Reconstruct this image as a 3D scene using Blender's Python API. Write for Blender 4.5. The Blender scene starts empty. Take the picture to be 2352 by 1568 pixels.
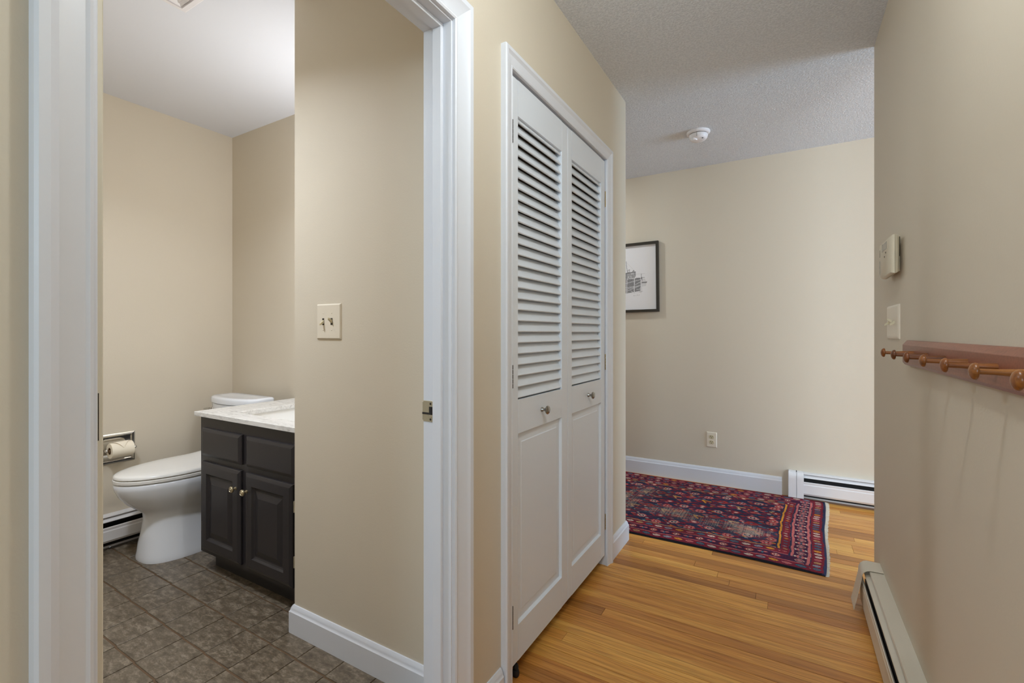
import bpy, bmesh, math, random
import numpy as np
from mathutils import Vector, Matrix

R = math.radians
random.seed(7)
rng = np.random.default_rng(11)
scene = bpy.context.scene
C = scene.collection

# ---------------------------------------------------------------- camera
cam_d = bpy.data.cameras.new('camera')
cam = bpy.data.objects.new('camera', cam_d)
C.objects.link(cam)
cam_d.sensor_width = 36.0
cam_d.lens = 1074.21 / 2352 * 36.0
cam_d.shift_y = -20.1 / 2352
cam_d.clip_start = 0.02
cam.location = (0, 0, 1.155)
cam.rotation_euler = (R(90), 0, R(30.512))
scene.camera = cam

# ---------------------------------------------------------------- world, lights, exposure
world = bpy.data.worlds.new('world')
scene.world = world
world.use_nodes = True
world.node_tree.nodes['Background'].inputs[0].default_value = (0.75, 0.85, 1.0, 1)
world.node_tree.nodes['Background'].inputs[1].default_value = 0.3
vs = scene.view_settings
vs.view_transform = 'Standard'
vs.look = 'None'
vs.exposure = 0.0
vs.gamma = 1.0
vs.use_curve_mapping = False
scene.cycles.diffuse_bounces = 8
scene.cycles.max_bounces = 12


def area_light(name, loc, target, size, size_y, power, color, shape='RECTANGLE', spread=180):
    d = bpy.data.lights.new(name, 'AREA')
    d.shape = shape
    d.size = size
    d.size_y = size_y
    d.energy = power
    d.color = color
    d.spread = R(spread)
    o = bpy.data.objects.new(name, d)
    C.objects.link(o)
    o.location = loc
    o.rotation_euler = (Vector(target) - Vector(loc)).to_track_quat('-Z', 'Y').to_euler()
    return o



def point_light(name, loc, radius, power, color):
    d = bpy.data.lights.new(name, 'POINT')
    d.shadow_soft_size = radius
    d.energy = power
    d.color = color
    o = bpy.data.objects.new(name, d)
    C.objects.link(o)
    o.location = loc
    return o


# ceiling lamp of the hall, just above the frame
point_light('hall_ceiling_light', (-0.06, 0.80, 2.22), 0.05, 17.6, (0.92, 0.98, 1.0))
# cool fill light added at the end of the hall behind the camera
area_light('hall_back_fill', (0.02, -2.45, 1.70), (-0.6, 1.0, 1.70), 0.7, 0.5, 29.0, (0.62, 0.83, 1.0))
# daylight of the windows of the room on the right
area_light('right_room_window', (3.85, 3.05, 1.35), (0.3, 3.1, 1.35), 1.3, 1.7, 128.0, (0.48, 0.72, 1.0))
area_light('right_room_front_window', (2.1, -0.5, 1.35), (2.0, 3.0, 1.35), 2.0, 1.5, 76.0, (0.76, 0.88, 1.0))
# ceiling lamp of the left end of the far room
area_light('far_room_ceiling_light', (-1.80, 3.28, 2.40), (-1.4, 3.3, 0), 0.12, 0.12, 10.0, (0.90, 0.96, 1.0), 'DISK')
# light over the vanity mirror and the recessed ceiling lamp of the bathroom
point_light('vanity_light', (-1.86, 1.55, 1.78), 0.09, 14.0, (0.84, 0.90, 1.0))
area_light('bath_recessed_light', (-1.9, 0.36, 2.434), (-1.9, 0.36, 0), 0.16, 0.16, 18.0, (0.80, 0.88, 1.0), 'DISK', 142)


# ---------------------------------------------------------------- materials
def s2l(c):
    return tuple(((v / 255) / 12.92 if v / 255 <= 0.04045 else ((v / 255 + 0.055) / 1.055) ** 2.4) for v in c)


def mat(name, rgb, rough=0.5, metal=0.0, spec=0.5):
    m = bpy.data.materials.new(name)
    m.use_nodes = True
    b = m.node_tree.nodes['Principled BSDF']
    b.inputs['Base Color'].default_value = (*s2l(rgb), 1)
    b.inputs['Roughness'].default_value = rough
    b.inputs['Metallic'].default_value = metal
    b.inputs['Specular IOR Level'].default_value = spec
    return m


def N(m, t):
    return m.node_tree.nodes.new(t)


def L(m, a, b):
    m.node_tree.links.new(a, b)


def bsdf(m):
    return m.node_tree.nodes['Principled BSDF']


def pos_map(m, scale, rand=False):
    g = N(m, 'ShaderNodeNewGeometry')
    mp = N(m, 'ShaderNodeMapping')
    mp.inputs['Scale'].default_value = scale
    if rand:
        oi = N(m, 'ShaderNodeObjectInfo')
        mu = N(m, 'ShaderNodeMath')
        mu.operation = 'MULTIPLY'
        mu.inputs[1].default_value = 53.0
        L(m, oi.outputs['Random'], mu.inputs[0])
        ad = N(m, 'ShaderNodeVectorMath')
        ad.operation = 'ADD'
        L(m, g.outputs['Position'], ad.inputs[0])
        L(m, mu.outputs[0], ad.inputs[1])
        L(m, ad.outputs[0], mp.inputs['Vector'])
    else:
        L(m, g.outputs['Position'], mp.inputs['Vector'])
    return mp.outputs['Vector']


def noise(m, vec, scale, detail=4, rough=0.55, distort=0.0):
    n = N(m, 'ShaderNodeTexNoise')
    n.inputs['Scale'].default_value = scale
    n.inputs['Detail'].default_value = detail
    n.inputs['Roughness'].default_value = rough
    n.inputs['Distortion'].default_value = distort
    L(m, vec, n.inputs['Vector'])
    return n.outputs['Fac']


def ramp(m, fac, stops):
    r = N(m, 'ShaderNodeValToRGB')
    e = r.color_ramp.elements
    while len(e) < len(stops):
        e.new(0.5)
    for k, (p, c) in enumerate(stops):
        e[k].position = p
        e[k].color = (*s2l(c), 1)
    L(m, fac, r.inputs['Fac'])
    return r.outputs['Color']


def bump(m, fac, strength, dist):
    b = N(m, 'ShaderNodeBump')
    b.inputs['Strength'].default_value = strength
    b.inputs['Distance'].default_value = dist
    L(m, fac, b.inputs['Height'])
    L(m, b.outputs['Normal'], bsdf(m).inputs['Normal'])
    return b


def paint(name, rgb, rough=0.55, bs=0.15, bd=0.001, scale=220, spec=0.4):
    m = mat(name, rgb, rough, 0, spec)
    v = pos_map(m, (1, 1, 1))
    bump(m, noise(m, v, scale, 2), bs, bd)
    return m


M_WALL = paint('beige_wall_paint', (208, 198, 180), 0.6, 0.2, 0.0012, 160, 0.3)
M_TRIM = paint('white_trim_paint', (218, 221, 228), 0.38, 0.12, 0.0008, 60)
M_DOOR = paint('white_door_paint', (220, 226, 234), 0.42, 0.10, 0.0008, 70)
M_BDOOR = paint('cream_door_paint', (216, 209, 190), 0.45, 0.1, 0.001, 60)
M_BCEIL = paint('smooth_ceiling_paint', (218, 219, 224), 0.7, 0.08, 0.001, 90, 0.2)
M_HEAT = paint('cream_heater_enamel', (214, 206, 190), 0.4, 0.05, 0.0006, 50)
M_HEATW = paint('white_heater_enamel', (224, 222, 222), 0.4, 0.05, 0.0006, 50)
M_DARK = mat('dark_void', (26, 24, 22), 0.8)
M_BLACKFIN = mat('dark_fin_metal', (40, 38, 38), 0.6, 0.3)
M_PLATE = mat('almond_plastic', (222, 212, 194), 0.35)
M_TOGGLE = mat('ivory_toggle_plastic', (200, 188, 155), 0.35)
M_THERMO = mat('thermostat_plastic', (208, 198, 176), 0.45)
M_LCD = mat('lcd_glass', (128, 122, 106), 0.25)
M_SLOT = mat('slot_dark', (52, 42, 30), 0.7)
M_NICKEL = mat('brushed_nickel', (158, 154, 148), 0.26, 1.0)
M_BRASS = mat('aged_brass', (184, 160, 112), 0.35, 1.0)
M_ANTIQUE = mat('antique_pale_brass', (202, 190, 160), 0.38, 1.0)
M_AGED = mat('aged_strike_metal', (178, 168, 144), 0.5, 0.5)
M_CHROME = mat('chrome', (214, 212, 208), 0.12, 1.0)
M_PORC = mat('white_porcelain', (230, 233, 238), 0.12, 0, 0.6)
M_SEAT = mat('toilet_seat_plastic', (233, 231, 226), 0.22, 0, 0.5)
M_PAPER = mat('toilet_paper', (236, 226, 206), 0.9, 0, 0.1)
M_TUBE = mat('cardboard_tube', (120, 92, 62), 0.8)
M_VAN = paint('charcoal_cabinet_paint', (46, 43, 45), 0.33, 0.1, 0.0006, 120)
M_RUBBER = mat('black_rubber', (26, 25, 26), 0.7)
M_FRAME = mat('black_frame_wood', (44, 38, 28), 0.4)
M_SMOKE = mat('detector_plastic', (226, 222, 222), 0.45)
M_FRINGE = mat('rug_fringe', (196, 184, 166), 0.95, 0, 0.05)
M_GLASSLESS = mat('basin_white', (236, 235, 232), 0.12, 0, 0.6)

# popcorn ceiling
M_CEIL = mat('popcorn_ceiling', (196, 194, 192), 0.9, 0, 0.1)
_v = pos_map(M_CEIL, (1, 1, 1))
_n = noise(M_CEIL, _v, 112, 5, 0.68)
_r = N(M_CEIL, 'ShaderNodeMapRange')
_r.inputs['From Min'].default_value = 0.38
_r.inputs['From Max'].default_value = 0.66
L(M_CEIL, _n, _r.inputs['Value'])
bump(M_CEIL, _r.outputs['Result'], 0.8, 0.006)
L(M_CEIL, ramp(M_CEIL, _n, [(0.3, (220, 223, 227)), (0.62, (250, 252, 255))]), bsdf(M_CEIL).inputs['Base Color'])

# oak strip floor
def wood_mat(name, dark, mid, light, rand=True, scale=(1.6, 34, 34), rough=0.34):
    m = mat(name, mid, rough)
    v = pos_map(m, scale, rand)
    n1 = noise(m, v, 1.6, 5, 0.6, 1.2)
    c1 = ramp(m, n1, [(0.25, dark), (0.5, mid), (0.78, light)])
    v2 = pos_map(m, (6, 160, 160), rand)
    n2 = noise(m, v2, 1.0, 3, 0.6)
    c2 = ramp(m, n2, [(0.32, (150, 140, 128)), (0.55, (255, 255, 255))])
    mx = N(m, 'ShaderNodeMixRGB')
    mx.blend_type = 'MULTIPLY'
    mx.inputs[0].default_value = 0.38
    L(m, c1, mx.inputs[1])
    L(m, c2, mx.inputs[2])
    out = mx.outputs[0]
    if rand:
        oi = N(m, 'ShaderNodeObjectInfo')
        c3 = ramp(m, oi.outputs['Random'], [(0.0, (168, 130, 96)), (0.25, (240, 214, 180)), (0.5, (206, 168, 132)), (0.75, (255, 244, 212)), (1.0, (226, 190, 150))])
        m2 = N(m, 'ShaderNodeMixRGB')
        m2.blend_type = 'MULTIPLY'
        m2.inputs[0].default_value = 0.9
        L(m, out, m2.inputs[1])
        L(m, c3, m2.inputs[2])
        out = m2.outputs[0]
    L(m, out, bsdf(m).inputs['Base Color'])
    bump(m, n2, 0.08, 0.001)
    return m


M_OAK = wood_mat('oak_strip', (194, 138, 72), (230, 178, 100), (246, 206, 132))
M_SUB = mat('floor_gap_dark', (44, 28, 16), 0.9)
M_RACK = wood_mat('reddish_rack_wood', (112, 62, 44), (138, 82, 60), (150, 92, 70), False, (20, 2, 20), 0.36)
M_PEG = wood_mat('peg_wood', (104, 64, 28), (146, 94, 46), (172, 120, 64), True, (3, 40, 40), 0.3)

# bathroom tile
M_TILE = mat('brown_mottled_tile', (104, 94, 76), 0.36)
_v = pos_map(M_TILE, (1, 2.0, 1), True)
_n1 = noise(M_TILE, _v, 24, 10, 0.80, 0.1)
_c = ramp(M_TILE, _n1, [(0.34, (74, 62, 49)), (0.5, (105, 93, 77)), (0.66, (150, 137, 119))])
L(M_TILE, _c, bsdf(M_TILE).inputs['Base Color'])
_n2 = noise(M_TILE, _v, 60, 4, 0.6)
bump(M_TILE, _n2, 0.25, 0.001)
M_GROUT = mat('brown_grout', (98, 76, 54), 0.9)

# marble
M_MARBLE = mat('white_veined_marble', (222, 220, 216), 0.2)
_v = pos_map(M_MARBLE, (5, 18, 18))
_n1 = noise(M_MARBLE, _v, 2.2, 8, 0.7, 1.6)
_c = ramp(M_MARBLE, _n1, [(0.30, (170, 167, 164)), (0.42, (214, 212, 209)), (0.56, (232, 231, 228))])
L(M_MARBLE, _c, bsdf(M_MARBLE).inputs['Base Color'])


def attr_mat(name, rough):
    m = mat(name, (128, 128, 128), rough, 0, 0.1)
    a = N(m, 'ShaderNodeAttribute')
    a.attribute_name = 'Col'
    L(m, a.outputs['Color'], bsdf(m).inputs['Base Color'])
    return m


M_RUG = attr_mat('rug_pile', 0.95)
_v = pos_map(M_RUG, (1, 1, 1))
bump(M_RUG, noise(M_RUG, _v, 420, 2), 0.5, 0.002)
M_PRINT = attr_mat('ink_drawing_on_paper', 0.5)


# ---------------------------------------------------------------- mesh helpers
class MB:
    def __init__(self):
        self.v, self.f = [], []

    def box(self, x0, x1, y0, y1, z0, z1):
        b = len(self.v)
        for z in (z0, z1):
            self.v += [(x0, y0, z), (x1, y0, z), (x1, y1, z), (x0, y1, z)]
        self.f += [(b, b + 3, b + 2, b + 1), (b + 4, b + 5, b + 6, b + 7)]
        for i in range(4):
            j = (i + 1) % 4
            self.f.append((b + i, b + j, b + 4 + j, b + 4 + i))
        return self

    def rings(self, rs, closed=True, cap0=True, cap1=True):
        b = len(self.v)
        n = len(rs[0])
        for r in rs:
            self.v += [tuple(p) for p in r]
        m = n if closed else n - 1
        for k in range(len(rs) - 1):
            for i in range(m):
                j = (i + 1) % n
                self.f.append((b + k * n + i, b + k * n + j, b + (k + 1) * n + j, b + (k + 1) * n + i))
        if cap0:
            self.f.append(tuple(b + i for i in reversed(range(n))))
        if cap1:
            self.f.append(tuple(b + (len(rs) - 1) * n + i for i in range(n)))
        return self

    def prism(self, pts, d):
        d = Vector(d)
        return self.rings([pts, [tuple(Vector(p) + d) for p in pts]])

    def lathe(self, prof, o, axis, n=20, cap=True):
        a = Vector(axis).normalized()
        u = a.orthogonal().normalized()
        w = a.cross(u)
        o = Vector(o)
        rs = []
        for r, h in prof:
            rs.append([o + a * h + (u * math.cos(2 * math.pi * i / n) + w * math.sin(2 * math.pi * i / n)) * r for i in range(n)])
        return self.rings(rs, True, cap, cap)

    def nested(self, fr, a0, a1, b0, b1, levels, back=True):
        o, u, w, n = [Vector(q) for q in fr]
        rs = []
        for ins, d in levels:
            rs.append([o + u * a + w * b + n * d for a, b in ((a0 + ins, b0 + ins), (a1 - ins, b0 + ins), (a1 - ins, b1 - ins), (a0 + ins, b1 - ins))])
        return self.rings(rs, True, back, True)

    def build(self, name, m, parent=None, smooth=None, bevel=0.0, seg=2):
        me = bpy.data.meshes.new(name)
        me.from_pydata([tuple(q) for q in self.v], [], self.f)
        bm = bmesh.new()
        bm.from_mesh(me)
        bmesh.ops.recalc_face_normals(bm, faces=bm.faces)
        if bevel > 0:
            es = [e for e in bm.edges if len(e.link_faces) == 2 and e.calc_face_angle(0) > R(30)]
            bmesh.ops.bevel(bm, geom=es, offset=bevel, segments=seg, affect='EDGES', profile=0.5, clamp_overlap=True)
        bm.to_mesh(me)
        bm.free()
        if smooth is not None:
            me.shade_smooth()
            me.set_sharp_from_angle(angle=R(smooth))
        o = bpy.data.objects.new(name, me)
        me.materials.append(m)
        C.objects.link(o)
        put(o, parent)
        return o


def put(o, parent):
    if parent is not None:
        o.parent = parent
        if parent.type == 'EMPTY':
            o.matrix_parent_inverse = Matrix.Translation(-Vector(parent.location))


def tag(o, label, cat, group=None, kind=None):
    o['label'] = label
    o['category'] = cat
    if group:
        o['group'] = group
    if kind:
        o['kind'] = kind
    return o


def thing(name, loc, label, cat, group=None, kind=None):
    o = bpy.data.objects.new(name, None)
    o.empty_display_size = 0.05
    C.objects.link(o)
    o.location = loc
    return tag(o, label, cat, group, kind)


def ring_path(pts, r, n=10):
    """rings of a tube along a polyline"""
    rs = []
    pts = [Vector(p) for p in pts]
    rad = r if isinstance(r, (list, tuple)) else [r] * len(pts)
    for k, p in enumerate(pts):
        d = (pts[min(k + 1, len(pts) - 1)] - pts[max(k - 1, 0)]).normalized()
        u = d.orthogonal().normalized()
        if k and abs(d.dot(Vector((0, 0, 1)))) < 0.9:
            u = d.cross(Vector((0, 0, 1))).normalized()
        w = d.cross(u)
        rs.append([p + (u * math.cos(2 * math.pi * i / n) + w * math.sin(2 * math.pi * i / n)) * rad[k] for i in range(n)])
    return rs


def sheet(mb, prof, t, o, s_dir, u_dir, s0, s1):
    """bent sheet: profile of (u depth, z) points, thickness t, extruded from s0 to s1"""
    o, s_dir, u_dir = Vector(o), Vector(s_dir), Vector(u_dir)
    P = [Vector((a, b)) for a, b in prof]
    off = []
    for k in range(len(P)):
        d = (P[min(k + 1, len(P) - 1)] - P[max(k - 1, 0)]).normalized()
        off.append(P[k] + Vector((d.y, -d.x)) * t)
    loop = P + off[::-1]
    a = [o + s_dir * s0 + u_dir * q.x + Vector((0, 0, q.y)) for q in loop]
    b = [o + s_dir * s1 + u_dir * q.x + Vector((0, 0, q.y)) for q in loop]
    n = len(P)
    base = len(mb.v)
    mb.v += [tuple(q) for q in a] + [tuple(q) for q in b]
    m2 = 2 * n
    for i in range(m2):
        j = (i + 1) % m2
        mb.f.append((base + i, base + j, base + m2 + j, base + m2 + i))
    for i in range(n - 1):
        k = m2 - 1 - i
        mb.f.append((base + i, base + i + 1, base + k - 1, base + k))
        mb.f.append((base + m2 + i, base + m2 + k, base + m2 + k - 1, base + m2 + i + 1))
    return mb


# ---------------------------------------------------------------- dimensions
XL, XR, ZC = -0.778, 0.335, 2.439
YF, XB, YB, YS = 3.858, -3.154, 1.72, 1.132
WT = 0.094
DY0, DY1, DZ = 0.2498, 0.998, 1.992          # bath door opening between jambs
CY0, CY1, CZ = 1.326, 2.238, 2.014          # closet opening between jambs
YE = 2.568                                   # end of the closet wall
YR = 2.635                                   # end of the right wall

# ---------------------------------------------------------------- setting: walls
def wall(name, boxes, label, m=M_WALL):
    b = MB()
    for q in boxes:
        b.box(*q)
    return tag(b.build(name, m), label, 'wall', None, 'structure')


J = 0.018
wall('wall_left', [
    (XL - WT, XL, -2.6, DY0 - J, 0, ZC), (XL - WT, XL, DY0 - J, DY1 + J, DZ + J, ZC), (XL - WT, XL, DY1 + J, CY0 - J, 0, ZC),
    (XL - WT, XL, CY0 - J, CY1 + J, CZ + J, ZC), (XL - WT, XL, CY1 + J, YE, 0, ZC)],
    'beige hall wall holding the bathroom doorway and the louvered closet')
wall('wall_right', [(XR, XR + 0.12, -2.6, YR, 0, ZC)], 'beige hall wall carrying the peg rail, thermostat and switches')
wall('wall_far', [(-3.4, 4.1, YF, YF + 0.1, 0, ZC)], 'beige far wall behind the patterned rug')
wall('wall_partition', [(-1.643, XL - WT, YS, 1.23, 0, ZC)], 'beige partition with a double switch inside the bathroom doorway')
wall('wall_bath_left', [(XB - 0.11, XB, -0.05, 1.83, 0, ZC)], 'beige bathroom wall with the recessed paper holder')
wall('wall_bath_back', [(XB, -1.643, YB, YB + 0.11, 0, ZC)], 'beige bathroom wall behind the toilet tank')
wall('wall_bath_niche', [(-1.643, -1.55, 1.23, YB + 0.11, 0, ZC)], 'beige bathroom wall at the hidden end of the vanity')
wall('wall_bath_near', [(XB, XL - WT, -0.05, 0.06, 0, ZC)], 'beige bathroom wall behind the open door')
wall('wall_closet_back', [(-1.55, -1.50, 1.23, 2.47, 0, ZC)], 'beige rear wall inside the closet')
wall('wall_closet_end', [(-3.4, XL - WT, 2.47, YE, 0, ZC)], 'beige wall behind the closet facing the far room')
wall('wall_far_left', [(-3.5, -3.4, 2.47, YF + 0.1, 0, ZC)], 'beige wall at the left end of the far room')
wall('wall_hall_back', [(XL - WT, XR + 0.12, -2.7, -2.6, 0, ZC)], 'beige wall closing the hall behind the camera')
wall('wall_room_right', [(4.0, 4.1, -0.6, YF, 0, ZC)], 'beige outer wall of the room on the right')
wall('wall_room_near', [(XR + 0.12, 4.1, -0.7, -0.6, 0, ZC)], 'beige near wall of the room on the right')

b = MB().box(XL - WT, XR + 0.12, -2.7, YE, ZC, ZC + 0.08)
b.box(-3.5, XR + 0.12, YE, YF + 0.1, ZC, ZC + 0.08).box(XR + 0.12, 4.1, -0.7, YF + 0.1, ZC, ZC + 0.08)
tag(b.build('ceiling', M_CEIL), 'grey white popcorn textured ceiling over the hall and far room', 'ceiling', None, 'structure')
b = MB().box(XB - 0.11, XL - WT, -0.05, YB + 0.11, ZC, ZC + 0.08)
b.box(-1.55, XL - WT, YB + 0.11, YE, ZC, ZC + 0.08)
tag(b.build('ceiling_bathroom', M_BCEIL), 'smooth off white bathroom ceiling with the fan grille', 'ceiling', None, 'structure')

# ---------------------------------------------------------------- oak floor with its boards
b = MB().box(XL - 0.02, XR + 0.12, -2.6, YE, -0.06, -0.012)
b.box(-1.5, XL - 0.02, 1.23, 2.47, -0.06, -0.012)
b.box(-3.4, XR + 0.12, YE, YF, -0.06, -0.012).box(XR + 0.12, 4.0, -0.6, YF, -0.06, -0.012)
floor = tag(b.build('floor', M_SUB), 'honey coloured oak strip floor of the hall and far room', 'floor', None, 'structure')
PITCH = 0.0565
ROW0 = 2.286
unit = MB().box(0, 1, 0, PITCH - 0.0018, -0.012, 0.0)
_u = unit.build('floorboard', M_OAK)
board_mesh = _u.data
bpy.data.objects.remove(_u)
fixed = {2.625: [-0.34], 2.456: [-0.40], 2.400: [-0.288], 2.343: [-0.232], 2.286: [-0.12], 2.230: [-0.072], 3.190: [0.321], 2.964: [0.224], 3.077: [0.30]}
fixed = {round((k - ROW0) / PITCH): v for k, v in fixed.items()}


def add_board(x0, x1, y):
    o = bpy.data.objects.new('floorboard', board_mesh)
    C.objects.link(o)
    o.parent = floor
    o.location = (x0, y, random.uniform(-0.0004, 0.0004))
    o.scale = (x1 - x0 - 0.0012, 1, 1)


k0 = math.floor((0.35 - ROW0) / PITCH)
k1 = math.floor((YF - ROW0) / PITCH)
for k in range(k0, k1 + 1):
    y = ROW0 + k * PITCH
    far = y > YE - 0.001
    near_closet = 1.23 < y < 2.45
    xa = -1.5 if far else (-1.1 if near_closet else XL)
    xb = 1.1 if y > YR else XR
    cuts = list(fixed.get(k, []))
    if y < 2.25:
        if random.random() < 0.12:
            cuts = [random.choice((random.uniform(-0.75, -0.55), random.uniform(0.0, 0.3)))]
    else:
        if not cuts:
            cuts = [random.uniform(0.1, 1.0)]
        x = cuts[0]
        while x > xa + 0.4:
            x -= random.uniform(1.0, 1.6)
            cuts.append(x)
        x = cuts[0]
        while x < xb - 0.4:
            x += random.uniform(0.7, 1.3)
            cuts.append(x)
    cuts = sorted(c for c in set(cuts) if xa + 0.06 < c < xb - 0.06)
    e = [xa] + cuts + [xb]
    for i in range(len(e) - 1):
        add_board(e[i], e[i + 1], y)
# boards out of sight: one joined part each side
b = MB()
for k in range(math.floor((-2.55 - ROW0) / PITCH), k0):
    y = ROW0 + k * PITCH
    b.box(XL, XR, y, y + PITCH - 0.0012, -0.012, 0)
for k in range(math.floor((-0.55 - ROW0) / PITCH), k1 + 1):
    y = ROW0 + k * PITCH
    b.box(1.1 if y > YR else XR + 0.12, 4.0, y, y + PITCH - 0.0012, -0.012, 0)
    if y > YE:
        b.box(-3.4, -1.5, y, y + PITCH - 0.0012, -0.012, 0)
o = b.build('floorboards', M_OAK, floor)
o['kind'] = 'stuff'

# ---------------------------------------------------------------- bathroom tile floor
TX, TY = 0.1575, 0.1545
b = MB().box(XB, XL - 0.02, 0.06, YB, -0.05, -0.003)
tfloor = tag(b.build('floor_bathroom', M_GROUT), 'brown grey mottled square tile floor of the bathroom', 'floor', None, 'structure')
t = MB().box(0, TX - 0.0035, 0, TY - 0.007, -0.012, 0.0).build('floor_tile', M_TILE, None, 40, 0.0010, 1)
tile_mesh = t.data
bpy.data.objects.remove(t)
for i in range(-8, 7):
    for j in range(-4, 7):
        x = -1.972 + i * TX
        y = 0.742 + j * TY - 0.021 * (x + 2.0)
        xa, xb_, ya, yb_ = max(x, XB), min(x + TX - 0.0035, XL - 0.022), max(y, 0.06), min(y + TY - 0.007, YB)
        if xb_ - xa < 0.01 or yb_ - ya < 0.01:
            continue
        o = bpy.data.objects.new('floor_tile', tile_mesh)
        C.objects.link(o)
        o.parent = tfloor
        o.location = (xa, ya, random.uniform(-0.0006, 0.0))
        o.scale = ((xb_ - xa) / (TX - 0.0035), (yb_ - ya) / (TY - 0.007), 1)
# threshold strip in the doorway
tag(MB().prism([(XL - 0.05, DY0, 0), (XL + 0.004, DY0, 0), (XL - 0.004, DY0, 0.008), (XL - 0.042, DY0, 0.008)], (0, DY1 - DY0, 0)).build('trim_threshold', M_RACK),
    'narrow wooden threshold strip in the bathroom doorway', 'threshold', None, 'structure')


# ---------------------------------------------------------------- baseboards
def base_prof(h, t=0.015):
    return [(0, 0), (t, 0), (t, h * 0.775), (t * 0.86, h * 0.797), (t * 0.72, h * 0.83), (t * 0.68, h * 0.87), (t * 0.60, h * 0.91), (t * 0.42, h * 0.96), (t * 0.28, h), (0, h)]


def baseboard(name, p0, p1, nrm, h, label, m0=0.0, m1=0.0):
    """run along the wall from p0 to p1; m0/m1 lengthen the face for an outside corner"""
    p0, p1, nrm = Vector((*p0, 0)), Vector((*p1, 0)), Vector((*nrm, 0))
    d = (p1 - p0).normalized()
    pr = base_prof(h)
    r0 = [p0 + nrm * a + Vector((0, 0, z)) - d * (a if m0 else 0) for a, z in pr]
    r1 = [p1 + nrm * a + Vector((0, 0, z)) + d * (a if m1 else 0) for a, z in pr]
    return tag(MB().rings([r0, r1]).build(name, M_TRIM, None, 35), label, 'baseboard', None, 'structure')


baseboard('baseboard_far', (-3.4, YF), (-0.035, YF), (0, -1), 0.126, 'white baseboard along the far wall behind the rug')
baseboard('baseboard_partition', (-1.643, YS), (XL - WT, YS), (0, -1), 0.105, 'white chipped baseboard below the bathroom switch wall', 1)
baseboard('baseboard_partition_end', (-1.643, 1.23), (-1.643, YS), (-1, 0), 0.105, 'white baseboard return beside the vanity', 0, 1)
baseboard('baseboard_hall', (XL, DY1 + 0.075), (XL, CY0 - 0.08), (1, 0), 0.105, 'short white baseboard between bathroom casing and closet casing')
baseboard('baseboard_closet_end', (XL, CY1 + 0.047), (XL, YE), (1, 0), 0.108, 'short white baseboard past the closet casing at the corner', 0, 1)
baseboard('baseboard_closet_return', (XL, YE), (-3.3, YE), (0, 1), 0.108, 'white baseboard returning behind the closet corner', 1)
baseboard('baseboard_hall_near', (XL, -2.6), (XL, DY0 - 0.075), (1, 0), 0.105, 'white baseboard of the hall before the bathroom door')


# ---------------------------------------------------------------- door casings
CAS = [(0, 0), (0, .010), (.005, .0125), (.010, .0105), (.014, .0115), (.042, .0155), (.048, .0185), (.053, .0215), (.066, .022), (.070, .018), (.070, 0)]


def casing(root, y0, y1, z1, rev, kl, kt, kr, x):
    """three mitred casing boards round an opening in the plane X = x"""
    a0, a1, zt = y0 - rev, y1 + rev, z1 + rev
    lb = [(x + t, a0 - a * kl, 0.0) for a, t in CAS]
    lt = [(x + t, a0 - a * kl, zt + a * kt) for a, t in CAS]
    rt = [(x + t, a1 + a * kr, zt + a * kt) for a, t in CAS]
    rb = [(x + t, a1 + a * kr, 0.0) for a, t in CAS]
    MB().rings([lb, lt]).build('side_casing', M_TRIM, root, 20)
    MB().rings([rt, rb]).build('side_casing', M_TRIM, root, 20)
    MB().rings([lt, rt]).build('head_casing', M_TRIM, root, 20)


trim1 = thing('trim_1', (XL, 0.6, 0), 'white moulded door casing and jambs around the bathroom doorway', 'door frame', None, 'structure')
casing(trim1, DY0, DY1, DZ, 0.005, 0.82, 1.0, 1.04, XL)
MB().box(XL - WT - 0.002, XL, DY0 - J, DY0, 0, DZ).build('jamb', M_TRIM, trim1)
rj = MB().box(XL - WT - 0.002, XL, DY1, DY1 + J, 0, DZ).build('jamb', M_TRIM, trim1)
MB().box(XL - WT - 0.002, XL, DY0 - J, DY1 + J, DZ, DZ + J).build('head_jamb', M_TRIM, trim1)
SX0, SX1 = -0.834, -0.804
MB().box(SX0, SX1, DY0, DY0 + 0.011, 0, DZ - 0.011).build('door_stop', M_TRIM, trim1, None, 0.0015, 1)
MB().box(SX0, SX1, DY1 - 0.011, DY1, 0, DZ - 0.011).build('door_stop', M_TRIM, trim1, None, 0.0015, 1)
MB().box(SX0, SX1, DY0, DY1, DZ - 0.011, DZ).build('door_stop', M_TRIM, trim1, None, 0.0015, 1)
# strike plate
pl = MB()
zs0, zs1 = 0.909, 0.967
pl.box(-0.874, -0.838, DY1 - 0.0016, DY1 + 0.001, zs0, zs1)
pl.box(-0.8775, -0.874, DY1 - 0.0016, DY1 + 0.006, zs0 + 0.004, zs1 - 0.004)
pl = pl.build('strike_plate', M_AGED, trim1, None, 0.0006, 1)
pl['label'] = 'worn metal strike plate'
MB().box(-0.853, -0.841, DY1 - 0.0022, DY1 - 0.001, 0.929, 0.951).build('latch_hole', M_DARK, pl)
MB().box(-0.853, -0.840, DY1 - 0.003, DY1 - 0.001, 0.924, 0.9285).build('latch_lip', M_CHROME, pl)
MB().box(-0.877, -0.854, DY1 - 0.0024, DY1 - 0.001, 0.929, 0.9345).build('latch_tongue', M_BLACKFIN, pl)
for z in (0.916, 0.959):
    MB().lathe([(0.0032, 0), (0.0032, 0.0012)], (-0.848, DY1 - 0.001, z), (0, -1, 0), 10).build('screw', M_SLOT, pl)

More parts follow.
